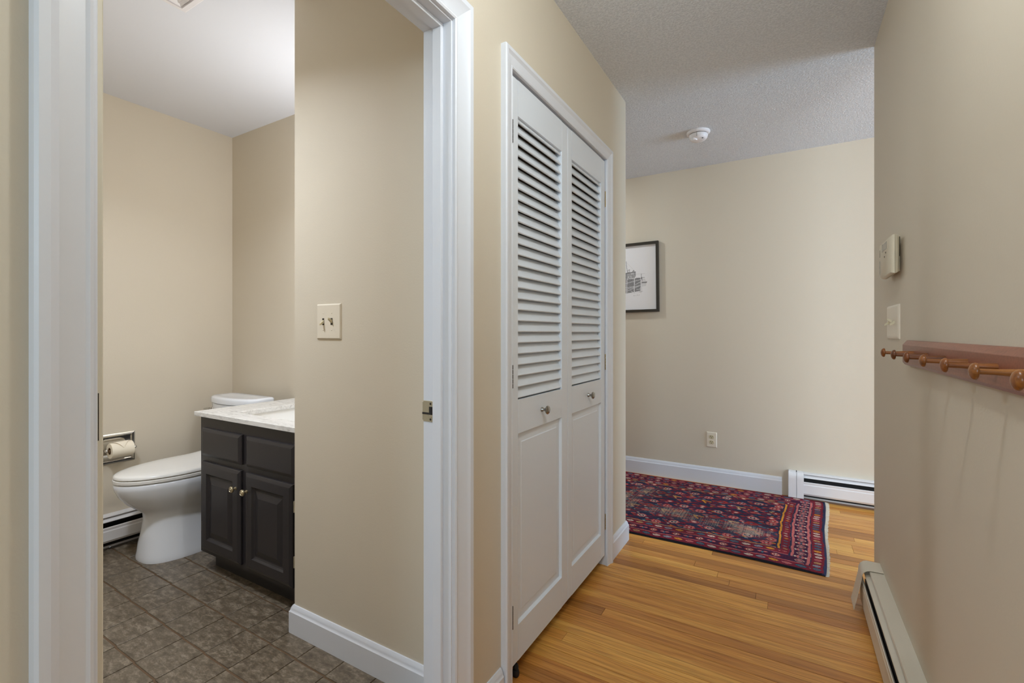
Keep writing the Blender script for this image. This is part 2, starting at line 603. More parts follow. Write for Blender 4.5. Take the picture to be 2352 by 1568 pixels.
trim2 = thing('trim_2', (XL, 1.78, 0), 'white moulded casing around the louvered closet doors', 'door frame', None, 'structure')
casing(trim2, CY0 - 0.020, CY1 - 0.004, CZ - 0.002, 0.0, 0.78, 0.78, 0.78, XL)
MB().box(XL - WT, XL - 0.005, CY0 - J - 0.003, CY0, 0, CZ).build('jamb', M_TRIM, trim2)
MB().box(XL - WT, XL, CY1, CY1 + J, 0, CZ).build('jamb', M_TRIM, trim2)
MB().box(XL - WT, XL, CY0 - J, CY1 + J, CZ, CZ + J).build('head_jamb', M_TRIM, trim2)
MB().box(-0.835, -0.812, CY0, CY1, CZ - 0.012, CZ).build('head_stop', M_TRIM, trim2)

# ---------------------------------------------------------------- bathroom door, swung open
HX = -0.875
door1 = thing('door_1', (HX, 0.273, 0), 'cream painted bathroom door swung open, seen by its hinge edge', 'door', None, 'structure')
MB().box(HX - 0.715, HX, 0.256, 0.2905, 0.012, 1.982).build('slab', M_BDOOR, door1, None, 0.002, 1)
for z in (0.25, 0.996, 1.72):
    h = MB().box(HX - 0.0005, HX + 0.0010, 0.262, 0.2832, z, z + 0.070).build('hinge_leaf', M_BDOOR, door1)
    MB().box(HX - 0.0005, HX + 0.0004, 0.2832, 0.2848, z, z + 0.070).build('leaf_gap', M_SLOT, h)
    MB().lathe([(0.0035, 0), (0.0035, 0.072)], (HX + 0.0042, 0.2562, z - 0.001), (0, 0, 1), 10).build('knuckle', M_AGED, h, 40)
kn = MB().lathe([(0.03, 0), (0.03, 0.006), (0.012, 0.010), (0.011, 0.03), (0.024, 0.04), (0.027, 0.052), (0.02, 0.064), (0.002, 0.068)], (HX - 0.65, 0.2905, 0.95), (0, 1, 0), 18).build('knob', M_AGED, door1, 40)


# ---------------------------------------------------------------- louvered closet doors
XD = -0.781          # door face
DT = 0.030


def closet_door(name, ya, yb, yc, yd, knob_y, hinge_y, label, hm, hr):
    """ya/yd outer edges, yb/yc inner edges of the stiles"""
    d = thing(name, (XD, (ya + yd) / 2, 0.053), label, 'door', 'pair of louvered closet doors', 'structure')
    z0, z1, z2, z3, z4, z5 = 0.053, 0.173, 0.816, 0.929, 1.883, 2.004
    xb = XD - DT
    MB().box(xb, XD, ya, yb, z0, z5).build('stile', M_DOOR, d, None, 0.0015, 1)
    MB().box(xb, XD, yc, yd, z0, z5).build('stile', M_DOOR, d, None, 0.0015, 1)
    MB().box(xb, XD, yb, yc, z4, z5).build('rail', M_DOOR, d)
    MB().box(xb, XD, yb, yc, z2, z3).build('rail', M_DOOR, d)
    MB().box(xb, XD, yb, yc, z0, z1).build('rail', M_DOOR, d)
    # bevelled sticking and raised panel
    fr = ((XD, 0, 0), (0, 1, 0), (0, 0, 1), (1, 0, 0))
    pb = MB().nested(fr, yb, yc, z1, z2, [(0, -0.0003), (0.003, -0.010), (0.0045, -0.0115), (0.033, -0.0088), (0.036, -0.0070), (0.045, -0.0070)], False)
    pb.build('panel', M_DOOR, d)
    # slats
    sl = MB()
    x_f, x_k = XD - 0.0025, XD - 0.0235
    rise, th = 0.0400, 0.0060
    dirv = Vector((x_k - x_f, 0, rise)).normalized()
    nn = Vector((-dirv.z, 0, dirv.x)) * -1
    p0 = Vector((x_f, 0, 0))
    p1 = Vector((x_k, 0, rise))
    prof = [p0, p0 + nn * th * 0.0 + dirv * 0.0]
    prof = [p0 + dirv * 0.0015, p0 - nn * th * 0.30, p0 - nn * th * 0.75, p0 + dirv * 0.0015 - nn * th, p1 - nn * th - dirv * 0.002, p1 - nn * th * 0.5, p1 - dirv * 0.002]
    zlow = min(p.z for p in prof)
    prof = [Vector((p.x, 0, p.z - zlow)) for p in prof]
    sl.rings([[(p.x, yb - 0.004, p.z) for p in prof], [(p.x, yc + 0.004, p.z) for p in prof]])
    s0 = sl.build('slat', M_DOOR, None, 30)
    me = s0.data
    bpy.data.objects.remove(s0)
    for k in range(26):
        o = bpy.data.objects.new('slat', me)
        C.objects.link(o)
        o.location = (0, 0, 0.9335 + 0.0373 * k)
        o.parent = d
        o.matrix_parent_inverse = Matrix.Translation(-Vector(d.location))
    # knob
    kb = MB().lathe([(0.0088, 0), (0.0088, 0.003), (0.0056, 0.008), (0.005, 0.013), (0.0072, 0.0175), (0.0125, 0.0195), (0.0155, 0.0225), (0.0158, 0.0255), (0.0125, 0.029), (0.006, 0.031), (0.001, 0.0315)],
                    (XD, knob_y, 0.8725), (1, 0, 0), 24).build('knob', M_NICKEL, d, 35)
    kb['label'] = 'brushed nickel mushroom knob'
    for z in (0.178, 0.971, 1.779):
        hb = MB().box(XD - 0.012, XD + 0.0005, hinge_y - 0.0012, hinge_y + 0.0012, z, z + 0.078)
        h = hb.build('hinge', M_BRASS, d)
        kn_ = MB()
        for q in range(5):
            kn_.lathe([(hr * 0.85, 0), (hr, 0.001), (hr, 0.0135), (hr * 0.85, 0.0145)], (XD + 0.002, hinge_y, z + 0.001 + q * 0.0155), (0, 0, 1), 10)
        kn_.build('knuckle', hm, h, 40)
    return d


closet_door('door_2', 1.329, 1.366, 1.719, 1.7765, 1.541, 1.3265, 'white louvered closet door on the near side with a nickel knob', M_SLOT, 0.0020)
closet_door('door_3', 1.7800, 1.821, 2.178, 2.2320, 2.005, 2.2365, 'white louvered closet door on the far side with brass hinges', M_BRASS, 0.0034)
# black rubber foot below the near closet door
o = thing('rubber_bumper', (-0.788, 1.362, 0), 'small black rubber bumper on the floor under the near closet door', 'door bumper')
MB().lathe([(0.0085, 0.0), (0.0115, 0.004), (0.0125, 0.014), (0.0105, 0.022)], (-0.788, 1.362, 0), (0, 0, 1), 14).build('foot', M_RUBBER, o, 35)
MB().lathe([(0.0065, 0.022), (0.009, 0.026), (0.0095, 0.034), (0.006, 0.042)], (-0.788, 1.362, 0), (0, 0, 1), 14).build('stem', M_RUBBER, o, 35)


# ---------------------------------------------------------------- switches and outlet
def toggle(root, fr, a, b_, up, slotm=M_SLOT):
    o, u, w, n = [Vector(q) for q in fr]
    def P(x, y, z):
        return o + u * (a + x) + w * (b_ + y) + n * z
    s = MB().rings([[P(-.0055, -.0125, .0045), P(.0055, -.0125, .0045), P(.0055, .0125, .0045), P(-.0055, .0125, .0045)],
                    [P(-.0055, -.0125, .0062), P(.0055, -.0125, .0062), P(.0055, .0125, .0062), P(-.0055, .0125, .0062)]]).build('toggle_slot', slotm, root)
    k = 1 if up else -1
    MB().rings([[P(-.0042, -.006, .006), P(.0042, -.006, .006), P(.0042, .006, .006), P(-.0042, .006, .006)],
                [P(-.0038, k * .004 - .005, .011), P(.0038, k * .004 - .005, .011), P(.0038, k * .004 + .005, .011), P(-.0038, k * .004 + .005, .011)],
                [P(-.003, k * .0105 - .0035, .021), P(.003, k * .0105 - .0035, .021), P(.003, k * .0105 + .0035, .021), P(-.003, k * .0105 + .0035, .021)]]).build('toggle', M_TOGGLE, root, None, 0.0006, 1)
    for s_ in (-1, 1):
        c = P(0, s_ * 0.0305, .0055)
        MB().lathe([(0.0028, 0), (0.0026, 0.001), (0.0014, 0.0016)], c, n, 10).build('screw', M_PLATE, root, 40)


def plate(root, fr, w_, h_, t=0.006):
    return MB().nested(fr, 0, w_, 0, h_, [(0, 0), (0, 0.0015), (0.0035, t - 0.0006), (0.005, t)]).build('plate', M_PLATE, root)


# double switch on the partition (faces -Y)
pw, ph = 0.131, 0.129
fr = ((-1.505, YS, 1.131), (1, 0, 0), (0, 0, 1), (0, -1, 0))
d = thing('light_switch', (-1.44, YS, 1.131), 'almond double toggle switch plate on the bathroom partition', 'light switch')
plate(d, fr, pw, ph)
toggle(d, fr, pw * 0.29, ph * 0.5, False)
toggle(d, fr, pw * 0.64, ph * 0.5, True)
# triple switch on the right wall (faces -X)
d = thing('light_switch', (XR, 2.175, 1.133), 'almond triple toggle switch plate below the thermostat', 'light switch')
fr = ((XR, 2.283, 1.133), (0, -1, 0), (0, 0, 1), (-1, 0, 0))
MB().nested(fr, 0, 0.213, 0, 0.122, [(0, 0), (0, 0.003), (0.006, 0.0065), (0.010, 0.007)]).build('plate', M_PLATE, d)
for a, up in ((0.052, False), (0.104, True), (0.156, False)):
    toggle(d, fr, a, 0.061, up)
# outlet on the far wall
d = thing('wall_outlet', (-0.5, YF, 0.28), 'almond duplex outlet low on the far wall', 'outlet')
fr = ((-0.537, YF, 0.280), (1, 0, 0), (0, 0, 1), (0, -1, 0))
plate(d, fr, 0.074, 0.116)
for zc in (0.039, 0.079):
    c = Vector((-0.537 + 0.0365, YF - 0.0055, 0.280 + zc))
    rg = []
    for dd, kx in ((0, 1.0), (0.0022, 1.0), (0.0026, 0.94)):
        r_ = []
        for i in range(24):
            an = 2 * math.pi * i / 24
            r_.append(c + Vector((0.0172 * kx * math.cos(an), -dd, max(-0.0138, min(0.0138, 0.0172 * math.sin(an))) * kx)))
        rg.append(r_)
    so = MB().rings(rg).build('receptacle', M_TOGGLE, d)
    for sx, hh in ((-0.0063, 0.0088), (0.0063, 0.0072)):
        MB().box(c.x + sx - 0.0016, c.x + sx + 0.0016, c.y - 0.003, c.y - 0.0022, c.z + 0.001, c.z + 0.001 + hh).build('slot', M_SLOT, so)
    MB().lathe([(0.0028, 0), (0.0028, 0.0008)], (c.x, c.y - 0.0022, c.z - 0.006), (0, -1, 0), 10).build('slot', M_SLOT, so)

# ---------------------------------------------------------------- thermostat
d = thing('thermostat', (XR, 2.14, 1.37), 'cream programmable wall thermostat above the triple switch', 'thermostat')
MB().box(XR - 0.010, XR, 2.075, 2.235, 1.368, 1.488).build('wall_plate', M_THERMO, d, None, 0.001, 1)
MB().box(XR - 0.0022, XR - 0.0002, 2.0735, 2.076, 1.42, 1.488).build('plate_gap', M_SLOT, d)
ol = [(2.008, 1.356), (2.19, 1.352), (2.215, 1.356), (2.245, 1.375), (2.262, 1.40), (2.268, 1.43), (2.262, 1.46), (2.240, 1.488), (2.008, 1.487)]
cy, cz = 2.13, 1.421


def ring_t(x, k):
    return [(x, cy + (y - cy) * k, cz + (z - cz) * k) for y, z in ol]


MB().rings([ring_t(XR - 0.010, 0.86), ring_t(XR - 0.018, 0.97), ring_t(XR - 0.024, 1.0)]).build('back_shell', M_THERMO, d, 50)
cover = MB().rings([ring_t(XR - 0.0246, 0.995), ring_t(XR - 0.030, 0.985), ring_t(XR - 0.0345, 0.93)]).build('cover', M_THERMO, d, 50)
xf = XR - 0.0345
MB().box(xf - 0.0006, xf + 0.001, 2.088, 2.176, 1.452, 1.477).build('display', M_LCD, cover)
MB().box(xf - 0.0006, xf + 0.001, 2.176, 2.179, 1.450, 1.479).build('display_rim', M_SLOT, cover)
for y_, z_ in ((2.10, 1.442), (2.125, 1.430)):
    MB().prism([(xf + 0.0006, y_, z_), (xf + 0.0006, y_ + 0.014, z_), (xf + 0.0006, y_ + 0.007, z_ - 0.006)], (-0.0014, 0, 0)).build('button', M_SLOT, cover)
for q in range(6):
    MB().box(xf - 0.0004, xf + 0.001, 2.222, 2.236, 1.440 + q * 0.0045, 1.4415 + q * 0.0045).build('vent_slot', M_SLOT, cover)
MB().box(xf - 0.0004, xf + 0.001, 2.225, 2.235, 1.375, 1.425).build('label_strip', M_LCD, cover)

# ---------------------------------------------------------------- peg rail
d = thing('peg_rail', (XR, 1.3, 1.053), 'reddish brown wooden peg rail on the right hall wall', 'peg rail')
ry0, ry1 = 0.67, 1.920
pr = [(0, 1.053), (0.013, 1.054), (0.019, 1.062), (0.019, 1.117), (0.008, 1.131), (0, 1.131)]
MB().rings([[(XR - t, ry0, z) for t, z in pr], [(XR - t, ry1, z) for t, z in pr]]).build('board', M_RACK, d, None, 0.0008, 1)
peg = MB().lathe([(0.0068, -0.003), (0.0068, 0.008), (0.0062, 0.02), (0.0046, 0.046), (0.0045, 0.0655), (0.0100, 0.0658), (0.0126, 0.0666), (0.0133, 0.0683), (0.0126, 0.0708), (0.0103, 0.0732), (0.0066, 0.0750), (0.003, 0.0758), (0.0005, 0.0761)],
                 (0, 0, 0), (-1, 0, 0.02), 22).build('peg', M_PEG, None, 40)
pm = peg.data
bpy.data.objects.remove(peg)
for k in range(7):
    o = bpy.data.objects.new('peg', pm)
    C.objects.link(o)
    o.parent = d
    o.matrix_parent_inverse = Matrix.Translation(-Vector(d.location))
    o.location = (XR - 0.019, 1.768 - 0.158 * k, 1.0945)
    o.rotation_euler = (random.uniform(0, 6), 0, 0) if False else (0, 0, 0)


# ---------------------------------------------------------------- baseboard heaters
def heater(name, o_, s_dir, u_dir, length, label, m, h=0.182, caps=((0, 0.09),), depth=0.068, z0=0.02, splay=0.0):
    o_ = Vector(o_)
    s_dir, u_dir = Vector(s_dir), Vector(u_dir)
    d = thing(name, o_ + s_dir * (length / 2), label, 'baseboard heater')
    k = depth / 0.068
    sheet(MB(), [(0.0002, 0.0), (0.0002, h), (0.045 * k, h - 0.001), (0.0475 * k, h - 0.006)], 0.0014, o_, s_dir, u_dir, 0.003, length - 0.003).build('top_cover', m, d)
    sheet(MB(), [(0.028 * k, h - 0.0105), (0.0595 * k, h - 0.0255), (0.0605 * k, h - 0.0290)], 0.0014, o_, s_dir, u_dir, 0.01, length - 0.01).build('damper', m, d)
    sheet(MB(), [(0.061 * k, h - 0.060), (0.0655 * k, h - 0.054), (0.0685 * k, h - 0.057), (0.0672 * k, h - 0.070), (0.0695 * k, h - 0.076), (0.068 * k, z0 + 0.012), (0.060 * k, z0)], 0.0014, o_, s_dir, u_dir, 0.004, length - 0.004).build('front_panel', m, d)
    fb = MB()
    a = o_ + s_dir * 0.02 + u_dir * 0.012
    e = o_ + s_dir * (length - 0.02) + u_dir * 0.054 * k
    fb.box(min(a.x, e.x), max(a.x, e.x), min(a.y, e.y), max(a.y, e.y), 0.055, 0.115)
    fb.build('fin_element', M_BLACKFIN, d)
    bb = MB()
    a = o_ + s_dir * 0.006 + u_dir * 0.0035
    e = o_ + s_dir * (length - 0.006) + u_dir * 0.0065
    bb.box(min(a.x, e.x), max(a.x, e.x), min(a.y, e.y), max(a.y, e.y), 0.012, h - 0.006)
    bb.build('back_panel', M_BLACKFIN, d)
    for c0, c1 in caps:
        pr = [(0.0005, 0.004), (0.0005, h + 0.003), (0.046 * k, h + 0.003), (0.058 * k, h - 0.001), (0.068 * k, h - 0.010), (0.0735 * k, h - 0.024), (0.0745 * k, h - 0.042), (0.0735 * k + splay, 0.012)]
        cp = sheet(MB(), pr, 0.0016, o_, s_dir, u_dir, c0, c1)
        cp.build('end_cap', m, d, 40)
        if splay == 0:
            poly = [o_ + s_dir * (c0 + 0.001) + u_dir * a_ + Vector((0, 0, b_)) for a_, b_ in pr + [(0.0005, 0.012)]]
            MB().prism(poly, s_dir * 0.0016).build('cap_side', m, d)
    return d


h1 = heater('baseboard_heater', (XR, 2.482, 0), (0, -1, 0), (-1, 0, 0), 2.3, 'cream baseboard heater with a loose end cap on the right hall wall', M_HEAT, 0.182, ((0.0, 0.10),), 0.068, 0.012, 0.026)
h2 = heater('baseboard_heater', (0.004, YF, 0), (1, 0, 0), (0, -1, 0), 1.6, 'white baseboard heater on the far wall beyond the rug', M_HEATW, 0.182, ((0, 0.052), (0.047, 0.092)), 0.062, 0.036)
h3 = heater('baseboard_heater', (XB, 0.2, 0), (0, 1, 0), (1, 0, 0), 1.42, 'white baseboard heater on the bathroom wall beside the toilet', M_HEATW, 0.182, ((1.33, 1.42),), 0.066, 0.046)

# ---------------------------------------------------------------- smoke detector, vent
d = thing('smoke_detector', (-0.493, 3.185, ZC), 'round white smoke detector on the popcorn ceiling', 'smoke detector')
c0 = (-0.493, 3.185, ZC)
MB().lathe([(0.070, 0), (0.071, 0.004), (0.069, 0.010), (0.063, 0.015), (0.058, 0.017)], c0, (0, 0, -1), 40).build('base', M_SMOKE, d, 40)
MB().lathe([(0.054, 0.015), (0.054, 0.0215)], c0, (0, 0, -1), 40).build('slot_ring', M_SLOT, d)
MB().lathe([(0.0565, 0.0205), (0.0575, 0.022), (0.056, 0.034), (0.051, 0.045), (0.043, 0.052), (0.02, 0.055), (0.001, 0.0555)], c0, (0, 0, -1), 40).build('dome', M_SMOKE, d, 40)
MB().lathe([(0.019, 0.03), (0.0195, 0.056), (0.0175, 0.060), (0.012, 0.0605), (0.001, 0.0595)], (-0.514, 3.158, ZC), (0, 0, -1), 24).build('test_button', M_SMOKE, d, 40)
MB().box(-0.466, -0.458, 3.150, 3.156, ZC - 0.056, ZC - 0.053).build('lamp', M_SLOT, d)
MB().box(-0.4945, -0.4925, 3.1275, 3.131, ZC - 0.046, ZC - 0.0165).build('seam', M_LCD, d)

d = thing('ceiling_vent', (-1.96, 0.83, ZC), 'white square fan grille on the bathroom ceiling', 'vent')
fr = ((-2.076, 0.705, ZC), (1, 0, 0), (0, 1, 0), (0, 0, -1))
MB().nested(fr, 0, 0.245, 0, 0.245, [(0, 0), (0, 0.003), (0.006, 0.008), (0.024, 0.010), (0.026, 0.002)], False).build('frame', M_SMOKE, d)
MB().nested(fr, 0.026, 0.219, 0.026, 0.219, [(0, 0.0005), (0, 0.0015)]).build('opening', M_DARK, d)
for k in range(6):
    i0 = 0.032 + k * 0.0155
    MB().rings([[Vector(fr[0]) + Vector((a, b_, -z)) for a, b_ in ((i0 + w_, i0 + w_), (0.245 - i0 - w_, i0 + w_), (0.245 - i0 - w_, 0.245 - i0 - w_), (i0 + w_, 0.245 - i0 - w_))] for w_, z in ((0, 0.0095), (0.007, 0.0045), (0.008, 0.0055), (0.001, 0.0108))], True, False, False).build('louver', M_SMOKE, d)

# ---------------------------------------------------------------- vanity
VX0, VX1, VY = -2.464, -1.70, 1.195
d = thing('vanity_cabinet', (-2.08, 1.45, 0), 'charcoal painted vanity cabinet with two raised panel doors', 'cabinet')
cb = MB()
cb.box(VX0, VX0 + 0.016, VY + 0.018, YB - 0.003, 0.095, 0.754).box(VX1 - 0.016, VX1, VY + 0.018, YB - 0.003, 0.0, 0.754)
cb.box(VX0 + 0.016, VX1 - 0.016, VY + 0.018, YB - 0.003, 0.095, 0.111).box(VX0 + 0.016, VX1 - 0.016, YB - 0.009, YB - 0.003, 0.111, 0.754)
cb.build('carcass', M_VAN, d)
ff = MB()
for x0, x1, z0, z1 in ((VX0, VX0 + 0.04, 0.095, 0.754), (VX1 - 0.04, VX1, 0.095, 0.754), (-2.105, -2.06, 0.13, 0.695), (VX0 + 0.04, VX1 - 0.04, 0.695, 0.754), (VX0 + 0.04, VX1 - 0.04, 0.095, 0.13), (VX0 + 0.04, -2.105, 0.53, 0.572), (-2.06, VX1 - 0.04, 0.53, 0.572)):
    ff.box(x0, x1, VY, VY + 0.018, z0, z1)
ff.build('face_frame', M_VAN, d)
MB().box(VX0 + 0.014, VX1 - 0.016, 1.256, 1.268, 0.0, 0.095).build('toe_kick', M_VAN, d)
MB().box(VX0 + 0.014, VX0 + 0.024, 1.268, YB - 0.003, 0.0, 0.095).build('side_kick', M_VAN, d)
fr = ((0, VY, 0), (1, 0, 0), (0, 0, 1), (0, -1, 0))
for x0, x1 in ((-2.430, -2.098), (-2.058, -1.716)):
    MB().nested(fr, x0, x1, 0.565, 0.699, [(0, 0), (0, 0.009), (0.003, 0.013), (0.014, 0.018), (0.017, 0.0185)]).build('drawer_front', M_VAN, d)
for x0, x1, kx, hx in ((-2.434, -2.104, -2.128, -2.436), (-2.062, -1.731, -2.043, -1.729)):
    dd = MB().nested(fr, x0, x1, 0.117, 0.537, [(0, 0), (0, 0.010), (0.003, 0.013), (0.013, 0.018), (0.016, 0.0185), (0.052, 0.0185), (0.058, 0.011), (0.064, 0.0085), (0.070, 0.0085), (0.094, 0.0155), (0.097, 0.0165)]).build('door', M_VAN, d)
    kb = MB().lathe([(0.0072, 0), (0.0074, 0.003), (0.0042, 0.005), (0.0036, 0.009), (0.0055, 0.0125), (0.0115, 0.0145), (0.0142, 0.0185), (0.0140, 0.0225), (0.0115, 0.0255), (0.0085, 0.0265), (0.0080, 0.0255), (0.0045, 0.0255), (0.0035, 0.027), (0.0005, 0.0272)],
                    (kx, VY - 0.0185, 0.4585), (0, -1, 0), 24).build('knob', M_ANTIQUE, dd, 30)
    kb['label'] = 'turned aged brass knob'
    for z in (0.20, 0.425):
        sx = 1 if hx > -2 else -1
        hb = MB().box(min(hx, hx + sx * 0.012), max(hx, hx + sx * 0.012), VY - 0.004, VY, z, z + 0.045)
        hb.lathe([(0.004, 0), (0.004, 0.045)], (hx + sx * 0.002, VY - 0.006, z), (0, 0, 1), 10)
        hb.build('hinge', M_AGED, dd)

# countertop with a rectangular cutout
ct0, ct1 = 0.754, 0.774
cx0, cx1, cy0_, cy1_ = -2.277, -1.80, 1.262, 1.60
o4 = [(-2.481, 1.172), (-1.645, 1.172), (-1.645, YB - 0.001), (-2.481, YB - 0.001)]
i4 = [(cx0, cy0_), (cx1, cy0_), (cx1, cy1_), (cx0, cy1_)]
mb = MB()
mb.rings([[(x, y, ct0) for x, y in i4], [(x, y, ct0) for x, y in o4], [(x, y, ct1 - 0.0015) for x, y in o4],
          [(x + (0.0015 if x < -2 else -0.0015), y + (0.0015 if y < 1.5 else -0.0015), ct1) for x, y in o4],
          [(x + (-0.0012 if x < -2 else 0.0012), y + (-0.0012 if y < 1.5 else 0.0012), ct1) for x, y in i4],
          [(x, y, ct1 - 0.0012) for x, y in i4], [(x, y, ct0) for x, y in i4]], True, False, False)
o = tag(mb.build('countertop', M_MARBLE), 'white grey veined marble vanity top with a sink cutout', 'countertop')
# undermount basin
mb = MB()
def rr(x0, x1, y0, y1, z, r, n=5):
    pts = []
    for cx_, cy_, a0 in ((x1 - r, y0 + r, -90), (x1 - r, y1 - r, 0), (x0 + r, y1 - r, 90), (x0 + r, y0 + r, 180)):
        for i in range(n + 1):
            an = R(a0 + 90 * i / n)
            pts.append((cx_ + r * math.cos(an), cy_ + r * math.sin(an), z))
    return pts
bx0, bx1, by0, by1 = cx0 - 0.008, cx1 + 0.008, cy0_ - 0.006, cy1_ + 0.008
rs = [rr(bx0 - 0.02, bx1 + 0.02, by0 - 0.015, by1 + 0.02, ct0 - 0.0005, 0.03), rr(bx0, bx1, by0, by1, ct0 - 0.0005, 0.02),
      rr(bx0 + 0.004, bx1 - 0.004, by0 + 0.004, by1 - 0.004, ct0 - 0.02, 0.025), rr(bx0 + 0.012, bx1 - 0.012, by0 + 0.012, by1 - 0.012, ct0 - 0.10, 0.04),
      rr(bx0 + 0.035, bx1 - 0.035, by0 + 0.035, by1 - 0.035, ct0 - 0.125, 0.05), rr(bx0 + 0.12, bx1 - 0.12, by0 + 0.11, by1 - 0.11, ct0 - 0.132, 0.04)]
mb.rings(rs, True, False, True)
s = thing('sink_basin', (-2.04, 1.43, 0.62), 'white rectangular undermount basin in the marble top', 'sink')
mb.build('bowl', M_GLASSLESS, s, 40)
MB().lathe([(0.022, 0), (0.022, 0.003), (0.016, 0.004)], (-2.038, 1.43, ct0 - 0.132), (0, 0, 1), 18).build('drain', M_CHROME, s, 40)

# ---------------------------------------------------------------- toilet
TXC = -2.820


def egg(z, yf, yb, hw, yc=None, p=2.0, pb=2.4, n=40):
    yc = (yf * 0.42 + yb * 0.58) if yc is None else yc
    pts = []
    for i in range(n):
        a = 2 * math.pi * i / n
        c, s_ = math.cos(a), math.sin(a)
        q = p if s_ < 0 else pb
        x = TXC + hw * math.copysign(abs(c) ** (2 / q), c)
        y = yc + (yc - yf if s_ < 0 else yb - yc) * math.copysign(abs(s_) ** (2 / q), s_)
        pts.append((x, y, z))
    return pts


d = thing('toilet', (TXC, 1.35, 0), 'white two piece toilet with closed elongated lid beside the vanity', 'toilet')
ZR = 0.412
rings_b = [egg(0.0, 1.077, 1.58, 0.150, 1.32, 2.7, 3.4), egg(0.012, 1.076, 1.58, 0.150, 1.32, 2.7, 3.4), egg(0.03, 1.080, 1.58, 0.146, 1.32, 2.7, 3.4), egg(0.08, 1.084, 1.58, 0.139, 1.33, 2.6, 3.4),
           egg(0.14, 1.096, 1.58, 0.131, 1.33, 2.5, 3.2), egg(0.195, 1.103, 1.58, 0.127, 1.33, 2.4, 3.0), egg(0.232, 1.099, 1.58, 0.131, 1.33, 2.3, 3.0), egg(0.254, 1.082, 1.58, 0.141, 1.32, 2.2, 2.8),
           egg(0.272, 1.058, 1.58, 0.152, 1.31, 2.1, 2.6), egg(0.300, 1.028, 1.58, 0.166, 1.30, 2.05, 2.6), egg(0.340, 0.998, 1.58, 0.179, 1.28, 2.0, 2.6), egg(0.380, 0.981, 1.58, 0.186, 1.27, 2.0, 2.6),
           egg(0.405, 0.977, 1.58, 0.188, 1.27, 2.0, 2.6), egg(ZR, 0.983, 1.575, 0.184, 1.27, 2.0, 2.6)]
MB().rings(rings_b).build('bowl', M_PORC, d, 60)
seat = MB().rings([egg(ZR + 0.003, 0.981, 1.46, 0.184, 1.27, 2.0, 3.4), egg(ZR + 0.006, 0.975, 1.465, 0.189, 1.27, 2.0, 3.4), egg(ZR + 0.018, 0.975, 1.465, 0.189, 1.27, 2.0, 3.4), egg(ZR + 0.0205, 0.980, 1.46, 0.185, 1.27, 2.0, 3.4)]).build('seat', M_SEAT, d, 50)
lid = MB()
def lidring(z, ins, dome):
    pts = egg(z, 0.977 + ins, 1.475 - ins, 0.188 - ins, 1.27, 2.0, 3.4)
    out = []
    for x, y, zz in pts:
        t = max(0.0, (y - 1.36) / 0.10)
        out.append((x, y, zz + dome * (min(1, t) ** 2) * 0.022))
    return out
lid.rings([lidring(ZR + 0.0245, 0.004, 0), lidring(ZR + 0.027, 0.0, 0.2), lidring(ZR + 0.036, 0.001, 1), lidring(ZR + 0.041, 0.008, 1), lidring(ZR + 0.0445, 0.03, 1), lidring(ZR + 0.046, 0.08, 1), lidring(ZR + 0.0465, 0.14, 1)])
lid.build('lid', M_SEAT, d, 50)
for s_ in (-1, 1):
    MB().lathe([(0.012, -0.02), (0.012, 0.02)], (TXC + s_ * 0.075, 1.482, ZR + 0.02), (1, 0, 0), 14).build('hinge', M_SEAT, d, 40)


def tankring(z, x0, x1, yb, yf, bow, r=0.025, n=12):
    """back edge straight, front bowed"""
    pts = []
    for i in range(5):
        a = R(180 + 90 * i / 4) if False else R(90 + 90 * i / 4)
        pts.append((x0 + r + r * math.cos(a), yb - r + r * math.sin(a), z))
    for i in range(n + 1):
        t = i / n
        x = x0 + (x1 - x0) * t
        e = abs(2 * t - 1)
        pts.append((x, yf - bow * (1 - e ** 2.2) + (0.012 if i in (0, n) else 0), z))
    for i in range(5):
        a = R(0 + 90 * i / 4)
        pts.append((x1 - r + r * math.cos(a), yb - r + r * math.sin(a), z))
    return pts


TB = 1.668
tank = [tankring(0.414, -2.985, -2.655, TB - 0.01, 1.545, 0.03), tankring(0.44, -3.000, -2.640, TB - 0.006, 1.535, 0.035), tankring(0.61, -3.015, -2.622, TB - 0.004, 1.528, 0.04), tankring(0.736, -3.022, -2.616, TB - 0.004, 1.524, 0.042)]
MB().rings(tank).build('tank', M_PORC, d, 50)
ld = [tankring(0.736, -3.032, -2.606, TB, 1.532, 0.045), tankring(0.741, -3.038, -2.600, TB + 0.002, 1.525, 0.047), tankring(0.765, -3.038, -2.600, TB + 0.002, 1.525, 0.047),
      tankring(0.772, -3.035, -2.603, TB, 1.529, 0.047), tankring(0.776, -3.026, -2.612, TB - 0.006, 1.539, 0.046), tankring(0.774, -3.0, -2.64, TB - 0.03, 1.567, 0.044)]
MB().rings(ld).build('tank_lid', M_PORC, d, 50)
fl = MB().lathe([(0.016, 0), (0.016, 0.006), (0.011, 0.010), (0.006, 0.018)], (-2.985, 1.523, 0.702), (0, -1, 0), 18)
fl.rings(ring_path([(-2.985, 1.507, 0.702), (-3.0, 1.500, 0.700), (-3.03, 1.496, 0.696), (-3.045, 1.494, 0.694)], [0.006, 0.0065, 0.007, 0.0055]))
fl.build('flush_lever', M_CHROME, d, 40)

